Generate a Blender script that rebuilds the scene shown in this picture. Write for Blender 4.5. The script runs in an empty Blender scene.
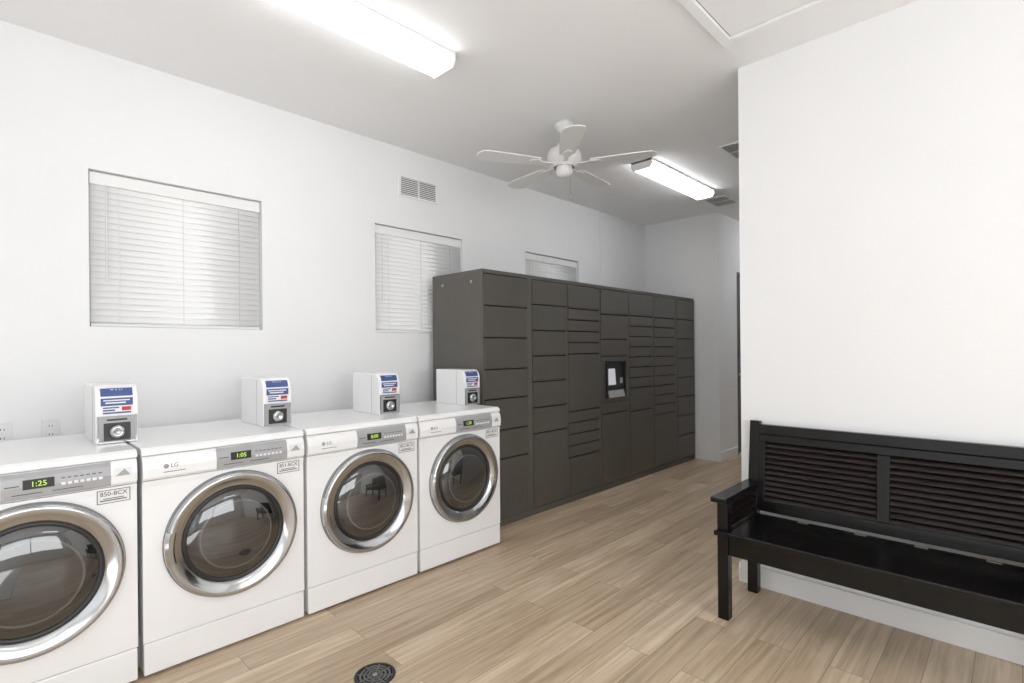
import bpy, bmesh, math, random
from mathutils import Vector, Matrix
random.seed(4)
S = bpy.context.scene
C = S.collection

# ------------------------------------------------------------ materials
def mat(name, col, rough=0.5, metal=0.0, coat=0.0, emis=None, estr=0.0, noise=0.0, nscale=8.0, bump=0.0, bscale=200.0, spec=0.5, transl=0.0):
    m = bpy.data.materials.new(name); m.use_nodes = True
    nt = m.node_tree; b = nt.nodes['Principled BSDF']
    b.inputs['Base Color'].default_value = (*col, 1)
    b.inputs['Roughness'].default_value = rough
    b.inputs['Metallic'].default_value = metal
    b.inputs['Coat Weight'].default_value = coat
    b.inputs['Specular IOR Level'].default_value = spec
    if emis:
        b.inputs['Emission Color'].default_value = (*emis, 1)
        b.inputs['Emission Strength'].default_value = estr
    tc = nt.nodes.new('ShaderNodeTexCoord')
    if noise > 0:
        n = nt.nodes.new('ShaderNodeTexNoise'); n.inputs['Scale'].default_value = nscale
        n.inputs['Detail'].default_value = 3
        nt.links.new(tc.outputs['Object'], n.inputs['Vector'])
        r = nt.nodes.new('ShaderNodeValToRGB')
        r.color_ramp.elements[0].position = 0.3; r.color_ramp.elements[1].position = 0.7
        r.color_ramp.elements[0].color = (*[c*(1-noise) for c in col], 1)
        r.color_ramp.elements[1].color = (*[min(1, c*(1+noise)) for c in col], 1)
        nt.links.new(n.outputs['Fac'], r.inputs['Fac'])
        nt.links.new(r.outputs['Color'], b.inputs['Base Color'])
    if bump > 0:
        n2 = nt.nodes.new('ShaderNodeTexNoise'); n2.inputs['Scale'].default_value = bscale
        n2.inputs['Detail'].default_value = 2
        nt.links.new(tc.outputs['Object'], n2.inputs['Vector'])
        bp = nt.nodes.new('ShaderNodeBump'); bp.inputs['Strength'].default_value = bump
        bp.inputs['Distance'].default_value = 0.002
        nt.links.new(n2.outputs['Fac'], bp.inputs['Height'])
        nt.links.new(bp.outputs['Normal'], b.inputs['Normal'])
    if transl > 0:
        t = nt.nodes.new('ShaderNodeBsdfTranslucent'); t.inputs['Color'].default_value = (*col,1)
        mx = nt.nodes.new('ShaderNodeMixShader'); mx.inputs[0].default_value = transl
        nt.links.new(b.outputs[0], mx.inputs[1]); nt.links.new(t.outputs[0], mx.inputs[2])
        nt.links.new(mx.outputs[0], nt.nodes['Material Output'].inputs['Surface'])
    return m

M = {}
M['wall'] = mat('wall_paint', (.865,.868,.872), .75, noise=.01, nscale=2, bump=.2, bscale=70)
M['ceil'] = mat('ceiling_paint', (.91,.91,.915), .85, noise=.01, nscale=2, bump=.2, bscale=60)
M['trim'] = mat('trim_white', (.87,.87,.87), .4, noise=.01)
M['enamel'] = mat('white_enamel', (.89,.89,.895), .25, coat=.3, noise=.01)
M['enamel2'] = mat('white_plastic', (.82,.82,.83), .35, noise=.01)
M['silver'] = mat('silver_plastic', (.36,.36,.37), .38, metal=.1, noise=.03)
M['chrome'] = mat('door_chrome', (.48,.49,.50), .13, metal=1.0, noise=.03)
M['dark'] = mat('dark_plastic', (.012,.012,.013), .35, noise=.1)
M['seam'] = mat('seam_shadow_gap', (.22,.22,.22), .8, noise=.05)
M['locker'] = mat('locker_steel', (.090,.083,.072), .42, noise=.05, nscale=5, bump=.1, bscale=300)
M['lockdoor'] = mat('locker_door_steel', (.076,.070,.060), .36, noise=.05, nscale=5, bump=.1, bscale=300)
M['lockgap'] = mat('locker_gap', (.005,.005,.004), .8, noise=.05)
M['bench'] = mat('black_lacquer_wood', (.0045,.004,.004), .24, noise=.25, nscale=20, bump=.08, bscale=60, spec=.28)
M['louver'] = mat('black_louver_red_sheen', (.009,.0055,.005), .28, noise=.25, nscale=20, spec=.35)  # reddish-brown reflections painted into the louver colour
M['blind'] = mat('blind_vinyl', (.96,.96,.955), .8, noise=.01, transl=.12, spec=.2)
M['glass'] = mat('window_glass', (.85,.88,.9), .02, noise=.02)
M['glass'].node_tree.nodes['Principled BSDF'].inputs['Transmission Weight'].default_value = .95
M['lens'] = mat('fluorescent_lens', (.9,.9,.9), .4, emis=(.98,.99,1), estr=8.6, noise=.01)
M['blue'] = mat('label_blue', (.04,.08,.26), .4, noise=.1)
M['paper'] = mat('label_paper', (.80,.80,.80), .5, noise=.02)
M['ink'] = mat('label_ink', (.03,.03,.035), .5, noise=.05)
M['red'] = mat('label_red', (.5,.03,.03), .5, noise=.05)
M['green'] = mat('led_digits', (.1,.2,.02), .5, emis=(.6,1,.1), estr=1.0, noise=.05)
M['fan'] = mat('fan_white', (.80,.80,.80), .4, noise=.01)
M['iron'] = mat('drain_iron', (.05,.05,.05), .4, metal=.7, noise=.1)
M['brass'] = mat('hinge_metal', (.5,.48,.42), .3, metal=1, noise=.05)
M['hdoor'] = mat('hall_door_paint', (.08,.08,.085), .5, noise=.03)
M['screen'] = mat('kiosk_screen', (.5,.5,.52), .2, emis=(.9,.93,1), estr=.35, noise=.02)
M['ventdark'] = mat('duct_dark', (.14,.14,.14), .8, noise=.05)
M['bounce_sheet'] = mat('bounce_sheet_pale', (.78,.77,.75), .9, noise=.04, nscale=60)  # pale weave for the added, unseen light-bouncing sheet

def glass_mat():
    m = bpy.data.materials.new('washer_door_glass'); m.use_nodes = True
    nt = m.node_tree; b = nt.nodes['Principled BSDF']
    b.inputs['Roughness'].default_value = .04
    b.inputs['Coat Weight'].default_value = 1
    b.inputs['Coat IOR'].default_value = 1.7
    tc = nt.nodes.new('ShaderNodeTexCoord')
    sep = nt.nodes.new('ShaderNodeSeparateXYZ'); nt.links.new(tc.outputs['Object'], sep.inputs[0])
    def math_(op, a, bb=None):
        n = nt.nodes.new('ShaderNodeMath'); n.operation = op
        for i, v in enumerate((a, bb)):
            if v is None: continue
            if isinstance(v, (int, float)): n.inputs[i].default_value = v
            else: nt.links.new(v, n.inputs[i])
        return n.outputs[0]
    x2 = math_('MULTIPLY', sep.outputs['X'], sep.outputs['X'])
    z2 = math_('MULTIPLY', sep.outputs['Z'], sep.outputs['Z'])
    r = math_('SQRT', math_('ADD', x2, z2))
    cr = nt.nodes.new('ShaderNodeValToRGB')
    e = cr.color_ramp.elements
    e[0].position = 0; e[0].color = (.014,.013,.012,1)
    e[1].position = .150; e[1].color = (.028,.026,.024,1)
    n = e.new(.155); n.color = (.10,.098,.094,1)
    n = e.new(.162); n.color = (.005,.005,.005,1)
    n = e.new(.20); n.color = (.016,.016,.016,1)
    nt.links.new(r, cr.inputs['Fac'])
    vo = nt.nodes.new('ShaderNodeTexVoronoi'); vo.inputs['Scale'].default_value = 70
    vo.inputs['Randomness'].default_value = 0
    nt.links.new(tc.outputs['Object'], vo.inputs['Vector'])
    d = math_('LESS_THAN', vo.outputs['Distance'], .22)
    mx = nt.nodes.new('ShaderNodeMix'); mx.data_type = 'RGBA'; mx.blend_type = 'MULTIPLY'
    nt.links.new(math_('MULTIPLY', d, .4), mx.inputs['Factor'])
    nt.links.new(cr.outputs['Color'], mx.inputs['A'])
    mx.inputs['B'].default_value = (.3,.3,.3,1)
    nt.links.new(mx.outputs['Result'], b.inputs['Base Color'])
    return m
M['doorglass'] = glass_mat()

def floor_mat():
    m = bpy.data.materials.new('oak_vinyl_plank'); m.use_nodes = True
    nt = m.node_tree; b = nt.nodes['Principled BSDF']
    tc = nt.nodes.new('ShaderNodeTexCoord')
    def brick(c1, c2, mortar, ms):
        k = nt.nodes.new('ShaderNodeTexBrick')
        k.offset = .37; k.offset_frequency = 2; k.squash = 1
        k.inputs['Color1'].default_value = (*c1,1); k.inputs['Color2'].default_value = (*c2,1)
        k.inputs['Mortar'].default_value = (*mortar,1)
        k.inputs['Scale'].default_value = 1; k.inputs['Mortar Size'].default_value = ms
        k.inputs['Mortar Smooth'].default_value = .2; k.inputs['Bias'].default_value = 0
        k.inputs['Brick Width'].default_value = 1.30; k.inputs['Row Height'].default_value = .152
        nt.links.new(tc.outputs['Object'], k.inputs['Vector'])
        return k
    k = brick((.72,.58,.42), (.52,.395,.272), (.24,.165,.105), .0013)
    kv = brick((0,0,0), (1,1,1), (0,0,0), 0)
    va = nt.nodes.new('ShaderNodeVectorMath'); va.operation = 'MULTIPLY_ADD'
    nt.links.new(kv.outputs['Color'], va.inputs[0]); va.inputs[1].default_value = (7,3,11)
    nt.links.new(tc.outputs['Object'], va.inputs[2])
    def grain(scale, ns, det, dist, p0, c0, p1, c1):
        mp = nt.nodes.new('ShaderNodeMapping'); mp.inputs['Scale'].default_value = scale
        nt.links.new(va.outputs[0], mp.inputs['Vector'])
        n = nt.nodes.new('ShaderNodeTexNoise'); n.inputs['Scale'].default_value = ns
        n.inputs['Detail'].default_value = det; n.inputs['Roughness'].default_value = .6; n.inputs['Distortion'].default_value = dist
        nt.links.new(mp.outputs[0], n.inputs['Vector'])
        cr = nt.nodes.new('ShaderNodeValToRGB')
        cr.color_ramp.elements[0].position = p0; cr.color_ramp.elements[0].color = (*c0,1)
        cr.color_ramp.elements[1].position = p1; cr.color_ramp.elements[1].color = (*c1,1)
        nt.links.new(n.outputs['Fac'], cr.inputs['Fac'])
        return n, cr
    n, cr = grain((.8,24,1), 1.6, 6, .6, .32, (.70,.655,.60), .60, (1.05,1.05,1.05))
    n2, cr2 = grain((.7,6,1), 1.6, 3, 1.2, .38, (.82,.785,.74), .62, (1.05,1.05,1.05))
    def mul(a, b_, f):
        mx = nt.nodes.new('ShaderNodeMix'); mx.data_type = 'RGBA'; mx.blend_type = 'MULTIPLY'; mx.inputs['Factor'].default_value = f
        nt.links.new(a, mx.inputs['A']); nt.links.new(b_, mx.inputs['B']); return mx.outputs['Result']
    o = mul(mul(k.outputs['Color'], cr.outputs['Color'], .9), cr2.outputs['Color'], .9)
    nt.links.new(o, b.inputs['Base Color'])
    b.inputs['Roughness'].default_value = .36
    bp = nt.nodes.new('ShaderNodeBump'); bp.inputs['Strength'].default_value = .12; bp.inputs['Distance'].default_value = .002
    nt.links.new(n.outputs['Fac'], bp.inputs['Height']); nt.links.new(bp.outputs['Normal'], b.inputs['Normal'])
    return m
M['floor'] = floor_mat()

# ------------------------------------------------------------ geometry helpers
def empty(name, loc, rz=0):
    o = bpy.data.objects.new(name, None); o.location = loc; o.rotation_euler = (0,0,rz)
    o.empty_display_size = .1; C.objects.link(o); return o

def finish(name, bm, m, parent=None, bevel=0, smooth=False, loc=(0,0,0), seg=2):
    bmesh.ops.recalc_face_normals(bm, faces=bm.faces)
    me = bpy.data.meshes.new(name); bm.to_mesh(me); bm.free()
    mm = m if isinstance(m, (list, tuple)) else [m]
    for x in mm: me.materials.append(M[x])
    if smooth:
        for p in me.polygons: p.use_smooth = True
    o = bpy.data.objects.new(name, me); o.location = loc; C.objects.link(o)
    if parent: o.parent = parent
    if bevel > 0:
        b = o.modifiers.new('bevel', 'BEVEL'); b.width = bevel; b.segments = seg; b.limit_method = 'ANGLE'; b.angle_limit = math.radians(40)
    return o

def addbox(bm, x0,x1,y0,y1,z0,z1, mi=0, rot=None):
    c = Vector(((x0+x1)/2,(y0+y1)/2,(z0+z1)/2))
    vs = []
    for x in (x0,x1):
        for y in (y0,y1):
            for z in (z0,z1):
                p = Vector((x,y,z))
                if rot is not None: p = c + rot @ (p-c)
                vs.append(bm.verts.new(p))
    for f in ((0,1,3,2),(4,6,7,5),(0,4,5,1),(2,3,7,6),(0,2,6,4),(1,5,7,3)):
        fc = bm.faces.new([vs[i] for i in f]); fc.material_index = mi

def box(name, x0,x1,y0,y1,z0,z1, m, parent=None, bevel=0, seg=2):
    bm = bmesh.new(); addbox(bm, x0,x1,y0,y1,z0,z1)
    return finish(name, bm, m, parent, bevel, seg=seg)

def boxes(name, lst, m, parent=None, bevel=0):
    bm = bmesh.new()
    for b in lst: addbox(bm, *b)
    return finish(name, bm, m, parent, bevel)

def prism(name, prof, a0, a1, m, parent=None, axis='X', bevel=0, smooth=False, seg=2):
    bm = bmesh.new()
    def P(a, p):
        if axis == 'X': return (a, p[0], p[1])
        if axis == 'Y': return (p[0], a, p[1])
        return (p[0], p[1], a)
    A = [bm.verts.new(P(a0,p)) for p in prof]; B = [bm.verts.new(P(a1,p)) for p in prof]
    n = len(prof)
    bm.faces.new(A); bm.faces.new(B[::-1])
    for i in range(n): bm.faces.new((A[i], B[i], B[(i+1)%n], A[(i+1)%n]))
    return finish(name, bm, m, parent, bevel, smooth, seg=seg)

def lathe(name, prof, m, parent=None, axis='Z', center=(0,0,0), segs=48, smooth=True):
    bm = bmesh.new(); rings = []
    for r, d in prof:
        if r < 1e-6:
            p = (0,-d,0) if axis=='-Y' else (0,0,d)
            rings.append([bm.verts.new(p)])
        else:
            ring = []
            for i in range(segs):
                t = 2*math.pi*i/segs; a, b = r*math.cos(t), r*math.sin(t)
                ring.append(bm.verts.new((a,-d,b) if axis=='-Y' else (a,b,d)))
            rings.append(ring)
    for k in range(len(rings)-1):
        A, B = rings[k], rings[k+1]
        for i in range(segs):
            j = (i+1)%segs
            if len(A)==1 and len(B)==1: continue
            if len(A)==1: bm.faces.new((A[0],B[i],B[j]))
            elif len(B)==1: bm.faces.new((A[i],B[0],A[j]))
            else: bm.faces.new((A[i],B[i],B[j],A[j]))
    return finish(name, bm, m, parent, 0, smooth, loc=center)

def text(name, s, size, loc, m, parent, rot=(math.pi/2,0,0), ext=.0004):
    cu = bpy.data.curves.new(name, 'FONT'); cu.body = s; cu.size = size; cu.extrude = ext
    cu.align_x = 'CENTER'; cu.align_y = 'CENTER'; cu.materials.append(M[m])
    o = bpy.data.objects.new(name, cu); o.location = loc; o.rotation_euler = rot
    C.objects.link(o); o.parent = parent; return o

# ------------------------------------------------------------ room
CH = 3.08      # ceiling height
WY = 3.65      # left wall plane
RX = 3.19      # right wall plane
FX = 6.35      # far wall plane
box('floor', -2.4,9.2,-3.4,3.85,-.1,0,'floor')
box('ceiling', -2.4,9.2,-3.4,3.85,CH,CH+.1,'ceil')
WINS = [(.416,1.328),(2.187,3.10),(3.94,4.85)]
wz0, wz1 = 1.55, 2.42
L = []
xs = -2.4
for a,b in WINS:
    L.append((xs,a,WY,WY+.2,0,CH)); L.append((a,b,WY,WY+.2,0,wz0)); L.append((a,b,WY,WY+.2,wz1,CH)); xs = b
L.append((xs,FX+.2,WY,WY+.2,0,CH))
boxes('wall_left', L, 'wall')
box('wall_far', FX,FX+.2,2.65,WY,0,CH,'wall')
box('wall_right', RX,RX+.2,-3.2,1.2,0,CH,'wall')
box('wall_hall_right', RX+.2,9,1.0,1.2,0,CH,'wall')
boxes('wall_hall_left', [(FX+.2,6.93,2.65,2.85,0,CH),(6.93,7.85,2.65,2.85,2.40,CH),(7.85,9,2.65,2.85,0,CH)], 'wall')
box('wall_hall_end', 9,9.2,1.0,2.85,0,CH,'wall')
boxes('wall_rear', [(-2.4,-2.2,-3.2,-2.4,0,CH),(-2.4,-2.2,-2.4,1.6,0,.8),(-2.4,-2.2,-2.4,1.6,2.6,CH),(-2.4,-2.2,1.6,WY,0,CH)], 'wall')
boxes('wall_near', [(-2.4,-1.6,-3.4,-3.2,0,CH),(-1.6,2.4,-3.4,-3.2,0,.8),(-1.6,2.4,-3.4,-3.2,2.6,CH),(2.4,RX+.2,-3.4,-3.2,0,CH)],'wall')

def base(name, x0,x1,y0,y1):
    o = boxes(name, [(x0,x1,y0,y1,0,.115)], 'trim', None, .004); return o
base('baseboard_right', RX-.016,RX,-3.2,1.2)
base('baseboard_right_end', RX-.016,RX+.2,1.2,1.216)
base('baseboard_far', FX-.016,FX,2.634,WY)
base('baseboard_hall', FX,6.88,2.634,2.65)
base('baseboard_left', -2.2,FX-.016,WY-.016,WY)
box('baseboard_near', -2.2,RX-.016,-3.2,-3.184,0,.115,'trim')

d = empty('door_1', (6.93,2.65,0))
box('slab', .04,.88,.03,.075,.005,2.36,'hdoor',d,.003)
boxes('frame', [(-.0,.04,-.0,.12,0,2.40),(.88,.92,0,.12,0,2.40),(.04,.88,0,.12,2.36,2.40)], 'hdoor', d, .003)
lathe('knob', [(0,.07),(.025,.065),(.03,.045),(.018,.03),(.012,0)], 'brass', d, '-Y', (.12,.03,1.05), 20)

# windows with blinds
for i,(a,b) in enumerate(WINS):
    w = empty('window_%d'%(i+1), (a,WY,wz0))
    W = b-a; H = wz1-wz0
    boxes('frame', [(0,.05,.14,.19,0,H),(W-.05,W,.14,.19,0,H),(.05,W-.05,.14,.19,0,.05),(.05,W-.05,.14,.19,H-.05,H),(.05,W-.05,.14,.19,H/2-.02,H/2+.02)], 'trim', w, .003)
    box('glass', .05,W-.05,.16,.17,.05,H-.05,'glass',w)
    bl = empty('window_blind', (a,WY,wz0))
    prism('valance', [(.022,H-.075),(.022,H-.012),(.03,H-.004),(.09,H-.004),(.09,H-.075)], .006, W-.006, 'blind', bl, 'X', .002)
    bm = bmesh.new()
    n = 21; z = .045; step = (H-.09-.045)/n
    R = Matrix.Rotation(math.radians(80), 3, 'X')
    for k in range(n+1):
        zc = z+step*k
        pts = []
        for q in range(5):
            t = (q/4-.5)*.041
            cr = -.002*(1-(t/.0205)**2)
            v = R @ Vector((0,t,cr)); pts.append(v)
        va = [bm.verts.new((.008, .036+p.y, zc+p.z)) for p in pts]
        vb = [bm.verts.new((W-.008, .036+p.y, zc+p.z)) for p in pts]
        for q in range(4): bm.faces.new((va[q],vb[q],vb[q+1],va[q+1]))
    o = finish('slats', bm, 'blind', bl, smooth=True)
    so = o.modifiers.new('s','SOLIDIFY'); so.thickness = .002
    box('bottom_rail', .008,W-.008,.028,.065,.002,.02,'blind',bl,.004)
    boxes('cords', [(W*f-.0012,W*f+.0012,.0225,.025,.02,H-.07) for f in (.15,.5,.85)], 'paper', bl)
    box('tilt_wand', .075,.081,.014,.020,.25,H-.07,'paper',bl,.002)

def grille(name, loc, w, h, rot, secs=2, ns=9):
    g = empty(name, loc); g.rotation_euler = rot
    box('backing', -w/2+.01,w/2-.01,-.006,-.001,-h/2+.01,h/2-.01,'ventdark',g)
    t = .018
    fr = [(-w/2,-w/2+t,-.012,0,-h/2,h/2),(w/2-t,w/2,-.012,0,-h/2,h/2),(-w/2+t,w/2-t,-.012,0,-h/2,-h/2+t),(-w/2+t,w/2-t,-.012,0,h/2-t,h/2)]
    for s in range(1,secs):
        x = -w/2+w*s/secs; fr.append((x-.007,x+.007,-.012,0,-h/2+t,h/2-t))
    boxes('frame', fr, 'trim', g, .002)
    bm = bmesh.new(); R = Matrix.Rotation(math.radians(40),3,'X')
    for k in range(ns):
        z = -h/2+t+(h-2*t)*(k+.5)/ns
        addbox(bm, -w/2+t,w/2-t,-.0135,-.0115+.002,z-.0035,z+.0035, rot=R)
    finish('louvers', bm, 'trim', g)
    return g
grille('wall_vent', (2.605,WY,2.77), .39,.18,(0,0,0),2,9)
grille('ceiling_vent', (5.90,2.42,CH), .40,.26,(math.pi/2,0,0),2,12)
grille('ceiling_vent', (4.50,1.66,CH), .40,.26,(math.pi/2,0,0),2,12)

lathe('wall_cable_conduit', [(.006,2.03),(.006,3.08)], 'trim', None, 'Z', (5.28,WY-.006,0), 10)

for x in (.252,.07):
    g = empty('wall_outlet', (x,WY,1.0))
    box('plate', -.036,.036,-.006,0,-.058,.058,'paper',g,.003)
    for z in (-.022,.022):
        box('socket', -.016,.016,-.008,-.006,z-.013,z+.013,'enamel2',g,.002)
        boxes('slots', [(-.008,-.005,-.0088,-.008,z-.004,z+.006),(.005,.008,-.0088,-.008,z-.004,z+.006)], 'dark', g)

def fixture(x0,x1,yc):
    g = empty('ceiling_light', ((x0+x1)/2,yc,CH)); l = (x1-x0)/2
    boxes('housing', [(-l,l,-.105,.105,-.020,0)], 'trim', g, .003)
    prof = [(-.098,-.020),(-.100,-.045),(-.080,-.075),(.080,-.075),(.100,-.045),(.098,-.020)]
    prism('lens', prof, -l+.010, l-.010, 'lens', g, 'X', .006)
    for s in (-1,1):
        prism('end_cap', [(-.107,-.0),(-.107,-.046),(-.084,-.080),(.084,-.080),(.107,-.046),(.107,0)], s*l, s*(l-.010), 'trim', g, 'X', .002)
fixture(.62,1.88,2.37)
fixture(4.12,5.42,2.40)
fixture(1.1,2.3,-1.9)  # extra fixture added behind the camera to brighten the room
fixture(6.9,8.15,1.75)  # unseen hallway fixture added to brighten the far end

g = empty('ceiling_access_hatch', (2.5,.82,CH))
t=.055; a=.38; b=.34
boxes('trim_frame', [(-a,a,b-t,b,-.020,0),(-a,a,-b,-b+t,-.020,0),(-a,-a+t,-b+t,b-t,-.020,0),(a-t,a,-b+t,b-t,-.020,0)], 'ceil', g, .004)
box('panel', -a+t+.006,a-t-.006,-b+t+.006,b-t-.006,-.006,0,'ceil',g)
boxes('panel_gap', [(-a+t,a-t,b-t-.006,b-t,-.002,0),(-a+t,a-t,-b+t,-b+t+.006,-.002,0),(-a+t,-a+t+.006,-b+t,b-t,-.002,0),(a-t-.006,a-t,-b+t,b-t,-.002,0)], 'seam', g)

# ceiling fan
fx, fy = 3.03, 2.407
fan = empty('ceiling_fan', (fx,fy,CH))
lathe('canopy', [(0,0),(.07,0),(.068,-.03),(.05,-.06),(.02,-.075),(.013,-.08)], 'fan', fan, 'Z', (0,0,0), 32)
lathe('downrod', [(.013,-.07),(.013,-.20)], 'fan', fan, 'Z', (0,0,0), 16)
lathe('motor_housing', [(.013,-.15),(.045,-.155),(.06,-.18),(.115,-.21),(.125,-.24),(.125,-.285),(.10,-.31),(.08,-.325),(.075,-.33)], 'fan', fan, 'Z', (0,0,0), 40)
lathe('switch_housing', [(.06,-.325),(.062,-.36),(.055,-.385),(.03,-.40),(0,-.405)], 'fan', fan, 'Z', (0,0,0), 32)
lathe('pull_chain', [(.0025,-.39),(.0025,-.53),(.006,-.535),(.009,-.55),(.006,-.57),(0,-.572)], 'brass', fan, 'Z', (.035,-.03,0), 8)
for k in range(5):
    ang = math.radians(-135.6+72*k)
    R = Matrix.Rotation(ang,4,'Z') @ Matrix.Translation((0,0,-.305)) @ Matrix.Rotation(math.radians(5),4,'X')
    def plate(nm, out, z0, z1):
        bm = bmesh.new()
        A = [bm.verts.new(R @ Vector((x,y,z0))) for x,y in out]
        B = [bm.verts.new(R @ Vector((x,y,z1))) for x,y in out]
        bm.faces.new(A[::-1]); bm.faces.new(B)
        for i in range(len(out)):
            j=(i+1)%len(out); bm.faces.new((A[i],A[j],B[j],B[i]))
        finish(nm, bm, 'fan', fan)
    plate('blade_%d'%(k+1), [(.20,-.054),(.30,-.064),(.58,-.078),(.635,-.068),(.66,-.035),(.665,0),(.66,.035),(.635,.068),(.58,.078),(.30,.064),(.20,.054)], -.004,.004)
    plate('blade_bracket_%d'%(k+1), [(.09,-.018),(.16,-.014),(.21,-.04),(.26,-.03),(.28,0),(.26,.03),(.21,.04),(.16,.014),(.09,.018)], -.010,-.004)

# ------------------------------------------------------------ washers
def washer(x0, y0, digits, tag):
    w = empty('washing_machine', (x0,y0,0))
    Wd, Dp = .700, .76
    box('inner_core', .012,Wd-.012,.014,Dp-.01,.03,.97,'seam',w)
    for (fx_,fy_) in ((.06,.07),(Wd-.06,.07),(.06,Dp-.07),(Wd-.06,Dp-.07)):
        lathe('foot', [(0,0),(.024,0),(.022,.012),(.012,.014),(.012,.035)], 'dark', w, 'Z', (fx_,fy_,0), 16)
    box('kick_panel', .002,Wd-.002,0,.10,.012,.148,'enamel',w,.005)
    boxes('side_skirts', [(0,.01,.10,Dp,.012,.152),(Wd-.01,Wd,.10,Dp,.012,.152)], 'enamel', w)
    prism('cabinet', [(.0,.151),(.0,.82),(-.004,.845),(-.004,.847),(Dp,.847),(Dp,.151)], 0, Wd, 'enamel', w, 'X', .006, seg=3)
    prism('control_fascia', [(-.002,.849),(-.014,.862),(-.017,.90),(-.010,.935),(.002,.954),(Dp,.954),(Dp,.849)], 0, Wd, 'enamel', w, 'X', .004, seg=3)
    prism('top_lid', [(.0,.956),(-.006,.962),(-.002,.978),(.016,.990),(Dp,.990),(Dp,.956)], -.002, Wd+.002, 'enamel', w, 'X', .004, seg=3)
    prism('control_plate', [(-.0135,.855),(-.0160,.862),(-.0192,.90),(-.0125,.935),(-.0035,.951),(.0,.951),(-.01,.90),(-.008,.855)], .285, .61, 'silver', w, 'X', .001)
    box('display', .345,.435,-.0220,-.014,.890,.926,'dark',w,.001)
    text('display_digits', digits, .028, (.39,-.0227,.908), 'green', w)
    boxes('program_buttons', [(.455+.019*i,.468+.019*i,-.0215,-.014,.890,.900) for i in range(7)], 'enamel2', w, .001)
    boxes('indicator_marks', [(.455+.019*i,.466+.019*i,-.0185,-.0115,.915,.918) for i in range(7)], 'ink', w)
    boxes('panel_text', [(.315,.40,-.0185,-.012,.872,.8745),(.43,.52,-.0185,-.012,.872,.8745),(.295,.335,-.0198,-.014,.905,.908)], 'ink', w)
    lathe('logo_badge', [(0,.0015),(.010,.0015),(.010,0)], 'silver', w, '-Y', (.085,-.0165,.905), 24)
    text('logo_text', 'LG', .024, (.117,-.0172,.905), 'ink', w)
    boxes('fascia_text', [(.075,.16,-.0165,-.014,.878,.8805)], 'ink', w)
    box('instruction_label', .620,.680,-.0185,-.016,.888,.925,'paper',w)
    prism('instruction_mark', [(.625,.893),(.675,.893),(.655,.920)], -.0195, -.018, 'silver', w, 'Y')
    box('machine_tag', .565,.676,-.003,.0,.783,.838,'paper',w)
    boxes('tag_border', [(.565,.676,-.0036,-.002,.783,.7855),(.565,.676,-.0036,-.002,.8355,.838),(.565,.5675,-.0036,-.002,.783,.838),(.6735,.676,-.0036,-.002,.783,.838)], 'ink', w)
    text('tag_text', tag, .024, (.6205,-.0035,.821), 'ink', w, ext=.0006)
    boxes('tag_lines', [(.575,.664,-.0036,-.002,.793,.797),(.585,.654,-.0036,-.002,.801,.804)], 'ink', w)
    # porthole door
    c = (Wd/2+.015,0,.541)
    lathe('door_gasket', [(.294,.0),(.294,.006),(.285,.008)], 'seam', w, '-Y', c, 72)
    lathe('door_ring', [(.286,.004),(.288,.022),(.286,.032),(.280,.037),(.272,.038),(.262,.036),(.232,.024),(.224,.019),(.219,.012)], 'chrome', w, '-Y', c, 96)
    lathe('door_inner_ring', [(.2215,.012),(.218,.019),(.210,.020),(.204,.014)], 'dark', w, '-Y', c, 72)
    lathe('door_window', [(.205,.014),(.19,.022),(.165,.030),(.12,.040),(.06,.046),(0,.048)], 'doorglass', w, '-Y', c, 64)
    bm = bmesh.new()
    n=14; rows=[]
    for i in range(n+1):
        t = math.radians(165+30*i/n)
        rows.append([bm.verts.new((c[0]+r*math.cos(t), -dd, c[2]+r*math.sin(t))) for r,dd in ((.292,.010),(.292,.036),(.280,.044),(.262,.042),(.255,.033))])
    for i in range(n):
        for j in range(4): bm.faces.new((rows[i][j],rows[i+1][j],rows[i+1][j+1],rows[i][j+1]))
    bm.faces.new(rows[0]); bm.faces.new(rows[-1])
    finish('door_handle', bm, 'chrome', w, 0, False)
    # payment box on the lid
    p = empty('coin_payment_box', (x0+Wd-.105,y0+.265,.990))
    rr=.055; prof = [(0,0),(0,.265-rr)]
    for i in range(7):
        a_ = math.radians(180-90*i/6); prof.append((rr+rr*math.cos(a_), .265-rr+rr*math.sin(a_)))
    prof += [(.34,.265),(.34,0)]
    prism('case', prof, 0,.155,'enamel',p,'X',.004,seg=2)
    box('front_bezel', .006,.149,-.004,0.001,.006,.124,'silver',p,.003)
    boxes('bezel_rim', [(.004,.010,-.007,0,.004,.126),(.145,.151,-.007,0,.004,.126),(.010,.145,-.007,0,.120,.126),(.010,.145,-.007,0,.004,.010)], 'chrome', p, .001)
    box('price_label', .018,.137,-.0035,.001,.132,.207,'paper',p,.002)
    boxes('label_blue_band', [(.018,.137,-.0042,-.003,.172,.207)], 'blue', p)
    boxes('label_blue_text', [(.026,.085,-.0042,-.003,.160,.166),(.026,.070,-.0042,-.003,.148,.155),(.026,.130,-.0042,-.003,.136,.143)], 'blue', p)
    boxes('label_white_text', [(.028,.125,-.0048,-.004,.194,.199),(.035,.110,-.0048,-.004,.182,.188)], 'paper', p)
    boxes('label_accent_red', [(.095,.130,-.0042,-.003,.148,.166),], 'red', p)
    pr=[]
    for i in range(5):
        a_ = math.radians(180-5-42*i/4); pr.append((rr+(rr+.0015)*math.cos(a_), .265-rr+(rr+.0015)*math.sin(a_)))
    for i in range(4,-1,-1):
        a_ = math.radians(180-5-42*i/4); pr.append((rr+(rr-.001)*math.cos(a_), .265-rr+(rr-.001)*math.sin(a_)))
    prism('top_label', pr, .018,.137,'blue',p,'X')
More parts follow.
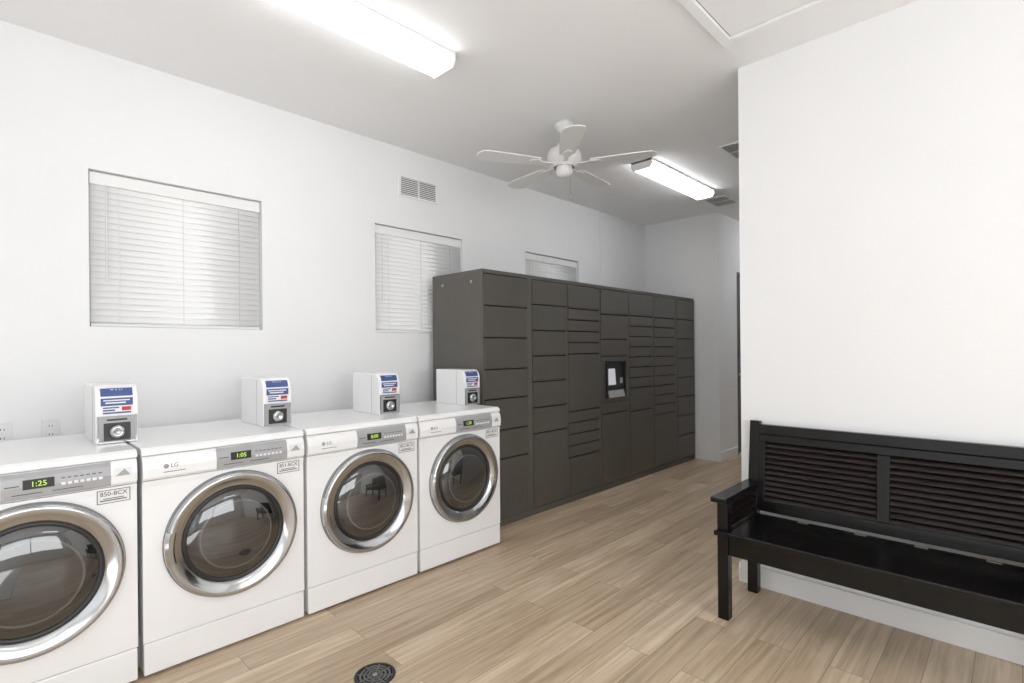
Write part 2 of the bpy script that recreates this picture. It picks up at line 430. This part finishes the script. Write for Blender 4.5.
    text('top_label_text', 'PAY', .026, (.0775,.0065,.237), 'paper', p, rot=(math.radians(63),0,0))
    box('lock_plate', .028,.127,-.007,-.003,.014,.094,'dark',p,.010)
    lathe('coin_lock', [(0,.013),(.012,.013),(.016,.018),(.026,.014),(.032,.004),(.032,0)], 'chrome', p, '-Y', (.0775,-.006,.054), 28)
    box('coin_slot', .04,.115,-.006,-.003,.104,.112,'dark',p)
    boxes('side_seam', [(-.0008,.001,.09,.092,.004,.255)], 'seam', p)
xw = [-.241,.477,1.195,1.913]
for x,dg,tg in zip(xw, ('1:25','1:05','0:00','1:20'), ('850-BCX','851-BCX','852-BCX','853-BCX')):
    washer(x, 2.69, dg, tg)

# ------------------------------------------------------------ parcel lockers
lk = empty('parcel_locker', (2.69,2.945,0))
LL, LD, LH = 3.62, .63, 2.03
box('carcass', 0,LL,.02,LD,.0,LH,'locker',lk,.004)
boxes('face_frame', [(0,LL,.004,.02,0,.055),(0,LL,.004,.02,LH-.03,LH)], 'locker', lk, .002)
boxes('side_bolts', [(-.003,0,y,y+.02,LH-.10,LH-.08) for y in (.12,.48)], 'silver', lk, .002)
pitch = LL/7
cols = [
 [.25,.25,.25,.235,.25,.23,.48],
 [.21,.22,.22,.22,.22,.22,.63],
 [.22,.105,.105,.105,.105,.53,.105,.105,.105,.105,.355],
 [.25,.25,.17,'K',.11,.70],
 [.245,.11,.11,.11,.11,.11,.11,.11,.25,.68],
 [.245,.11,.11,.11,.11,.11,.11,.11,.11,.11,.11,.595],
 [.245,.235,.235,.235,.235,.235,.235,.29],
]
doors = []; frames = []
kiosk=None
for i,cl in enumerate(cols):
    xa = i*pitch; xb = xa+pitch
    x0 = xa+ (.050 if i in (1,6) else .018); x1 = xb-.018
    frames.append((xa+.002,x0-.005,.0,.02,.055,LH-.03)); frames.append((x1+.005,xb-.001,.0,.02,.055,LH-.03))
    hs = [.46 if h=='K' else h for h in cl]
    sc = (LH-.03-.06)/sum(hs); z = LH-.034
    for h,hr in zip(cl,hs):
        hh = hr*sc
        if h=='K': kiosk=(x0,x1,z-hh+.003,z-.003)
        else: doors.append((x0,x1,-.004,.019,z-hh+.006,z-.006))
        z -= hh
boxes('door_gap_backing', [(.02,LL-.02,.017,.0205,.05,LH-.03)], 'lockgap', lk)
boxes('frame_stiles', frames, 'locker', lk, .002)
boxes('locker_doors', doors, 'lockdoor', lk, .0035)
kx0,kx1,kz0,kz1 = kiosk
mx=.07
boxes('kiosk_surround', [(kx0,kx0+mx,-.004,.019,kz0,kz1),(kx1-mx,kx1,-.004,.019,kz0,kz1),(kx0+mx,kx1-mx,-.004,.019,kz0,kz0+.04),(kx0+mx,kx1-mx,-.004,.019,kz1-.04,kz1)], 'lockdoor', lk, .002)
boxes('kiosk_hood', [(kx0+mx,kx1-mx,-.03,.0,kz1-.055,kz1-.04),(kx0+mx,kx0+mx+.012,-.03,0,kz0+.04,kz1-.055),(kx1-mx-.012,kx1-mx,-.03,0,kz0+.04,kz1-.055)], 'dark', lk, .002)
prism('kiosk_console', [(.016,kz1-.06),(.010,kz1-.06),(-.010,kz0+.12),(-.03,kz0+.045),(.016,kz0+.045)], kx0+mx+.014, kx1-mx-.014, 'dark', lk, 'X', .002)
bm=bmesh.new()
zt=kz1-.12; zb=kz0+.17
ang = math.atan2(.020, (kz1-.06)-(kz0+.12))
zc=(zt+zb)/2; yc=.010-.020*((kz1-.06)-zc)/((kz1-.06)-(kz0+.12))-.002
addbox(bm, kx0+mx+.05,kx0+mx+.175,yc-.003,yc+.003,zb,zt, rot=Matrix.Rotation(-ang,3,'X'))
finish('kiosk_touch_screen', bm, 'screen', lk)
box('kiosk_card_reader', kx1-mx-.085,kx1-mx-.045,-.018,-.004,kz0+.18,kz0+.24,'silver',lk,.003)
prism('kiosk_shelf', [(-.012,kz0+.115),(-.034,kz0+.048),(-.028,kz0+.044),(-.006,kz0+.113)], kx0+mx+.03, kx1-mx-.03, 'silver', lk, 'X', .001)

# ------------------------------------------------------------ bench
bn = empty('storage_bench', (2.645,1.135,0))
BL = 1.30
def bx(z): return .440+(max(z,.45)-.45)*.09
for nm,ya in (('left',-.06),('right',-BL+.005)):
    box('front_leg_'+nm, .02,.075,ya,ya+.055,0,.612,'bench',bn,.004)
    prism('back_post_'+nm, [(.430,0),(.485,0),(.487,.45),(bx(.97)+.045,.975),(bx(.97)+.003,.98),(.435,.45)], ya, ya+.055, 'bench', bn, 'Y', .004)
    box('armrest_'+nm, -.035,.470,ya-.015,ya+.068,.612,.640,'bench',bn,.008,seg=3)
    boxes('side_rail_'+nm, [(.07,.435,ya+.012,ya+.042,.33,.455),(.07,.445,ya+.012,ya+.042,.58,.612)], 'bench', bn, .003)
    bm=bmesh.new(); R=Matrix.Rotation(math.radians(35),3,'X')
    for k in range(3):
        z=.478+.034*k
        addbox(bm,.07,.445,ya+.008,ya+.046,z-.004,z+.004,rot=R)
    finish('side_slats_'+nm,bm,'louver',bn)
box('seat_lid', -.012,.420,-BL+.07,-.07,.440,.462,'bench',bn,.006,seg=3)
boxes('seat_frame', [(-.012,.435,-.068,-.0,.438,.460),(-.012,.435,-BL,-BL+.068,.438,.460),(.422,.445,-BL+.06,-.06,.438,.460)], 'bench', bn, .003)
boxes('aprons', [(.028,.052,-BL+.06,-.06,.335,.438),(.415,.439,-BL+.06,-.06,.335,.438)], 'bench', bn, .004)
boxes('seat_bottom', [(.05,.415,-BL+.06,-.06,.345,.357)], 'bench', bn)
boxes('seat_hinges', [(.410,.430,y-.025,y+.025,.4605,.464) for y in (-.30,-.56,-.80,-1.05)], 'brass', bn, .001)
def rail(nm,z0,z1,y0,y1,ex=0):
    prism(nm, [(bx(z0)-ex,z0),(bx(z1)-ex,z1),(bx(z1)+.028+ex,z1),(bx(z0)+.028+ex,z0)], y0,y1,'bench',bn,'Y',.004)
rail('back_bottom_rail',.475,.535,-BL+.06,-.06)
rail('back_upper_rail',.862,.905,-BL+.06,-.06)
rail('back_crest_rail',.907,.960,-BL+.06,-.06,.006)
for nm,y0,y1 in (('left',-.095,-.06),('mid',-.675,-.62),('right',-BL+.06,-BL+.095)):
    rail('back_stile_'+nm,.535,.862,y0,y1)
bm=bmesh.new(); R=Matrix.Rotation(math.radians(-50),3,'Y')
for (y0,y1) in ((-.62,-.095),(-BL+.095,-.675)):
    for k in range(11):
        z=.549+.0300*k
        x=bx(z)+.013
        addbox(bm,x-.0185,x+.0185,y0,y1,z-.0032,z+.0032,rot=R)
finish('back_louvers',bm,'louver',bn,.0015)

# ------------------------------------------------------------ floor drain
dr = empty('floor_drain', (1.18,2.0,0))
lathe('rim', [(.088,0),(.088,.003),(.083,.005),(.076,.005),(.074,.002)], 'iron', dr, 'Z', (0,0,0), 40)
lathe('sump', [(.076,.001),(0,.001)], 'lockgap', dr, 'Z', (0,0,0), 40)
bm=bmesh.new()
for r in (.062,.045,.028):
    for i in range(36):
        if i%9==0: continue
        t0=2*math.pi*i/36; t1=2*math.pi*(i+1)/36
        v=[]
        for (rr,t) in ((r-.004,t0),(r+.004,t0),(r+.004,t1),(r-.004,t1)):
            v.append((rr*math.cos(t),rr*math.sin(t)))
        lo=[bm.verts.new((x,y,.001)) for x,y in v]; hi=[bm.verts.new((x,y,.004)) for x,y in v]
        bm.faces.new(hi)
        for q in range(4): bm.faces.new((lo[q],lo[(q+1)%4],hi[(q+1)%4],hi[q]))
for k in range(4):
    addbox(bm,-.075,.075,-.003,.003,.001,.004,rot=Matrix.Rotation(math.pi*k/4,3,'Z'))
M['grate']=mat('drain_grate_metal',(.22,.22,.22),.4,metal=.6,noise=.1)
finish('grate',bm,'grate',dr)
lathe('center_screw',[(.010,.001),(.010,.006),(0,.007)],'brass',dr,'Z',(0,0,0),16)

# ------------------------------------------------------------ unseen lighting helpers: added windows, fill light, sun and bounce sheet
w = empty('window_4', (-2.2,-.4,1.7))  # invented window frame, out of view, around the opening for the added sun
boxes('frame', [(-.14,-.08,-2,2,-.9,-.84),(-.14,-.08,-2,2,.84,.9),(-.14,-.08,-2,-1.94,-.84,.84),(-.14,-.08,1.94,2,-.84,.84),(-.14,-.08,-.03,.03,-.84,.84)], 'trim', w, .004)
w = empty('window_5', (.4,-3.2,1.7))  # invented window frame, out of view, in front of the fill area light
boxes('frame', [(-2,2,-.14,-.08,-.9,-.84),(-2,2,-.14,-.08,.84,.9),(-2,-1.94,-.14,-.08,-.84,.84),(1.94,2,-.14,-.08,-.84,.84),(-.03,.03,-.14,-.08,-.84,.84)], 'trim', w, .004)
box('bounce_sheet', -1.75,-.05,-2.8,1.5,.0,.010,'bounce_sheet',None,.003)  # added out of view to bounce neutral light up to the ceiling
def fill_area(loc, rot, e):
    al = bpy.data.lights.new('added_fill','AREA'); al.shape='RECTANGLE'; al.size=3.9; al.size_y=1.7; al.energy=e; al.color=(.98,.99,1)
    ao = bpy.data.objects.new('added_fill_area_light', al); ao.location=loc; ao.rotation_euler=rot; C.objects.link(ao)
fill_area((.4,-3.32,1.7), (math.pi/2,0,0), 85)  # area light added as fill for the left wall and washer fronts
su = bpy.data.lights.new('bounce_sun','SUN'); su.energy=18; su.angle=math.radians(1.5); su.color=(.98,.99,1)  # sun added to strike the floor behind the camera and light the ceiling
so = bpy.data.objects.new('bounce_sun', su); C.objects.link(so)
dv = Vector((math.cos(math.radians(52)), -.06, -math.sin(math.radians(52))))
so.rotation_euler = dv.to_track_quat('-Z','Y').to_euler()
so.location = (-6,0,6)

wd = bpy.data.worlds.new('world'); S.world = wd; wd.use_nodes=True
wd.node_tree.nodes['Background'].inputs['Color'].default_value=(.94,.97,1,1)
wd.node_tree.nodes['Background'].inputs['Strength'].default_value=1.6

# ------------------------------------------------------------ camera
cd = bpy.data.cameras.new('camera'); cam = bpy.data.objects.new('camera', cd); C.objects.link(cam)
cd.sensor_width = 36; cd.lens = 519/1024*36; cd.shift_y = 8.5/1024; cd.clip_start=.05
cam.matrix_world = Matrix.Translation((0,0,1.4)) @ Matrix.Rotation(math.radians(-45.62),4,'Z') @ Matrix.Rotation(math.pi/2,4,'X') @ Matrix.Rotation(math.radians(-.5),4,'Z')
S.camera = cam
S.view_settings.view_transform = 'Standard'
S.view_settings.look = 'None'
S.view_settings.exposure = -.10
S.view_settings.gamma = 1.07
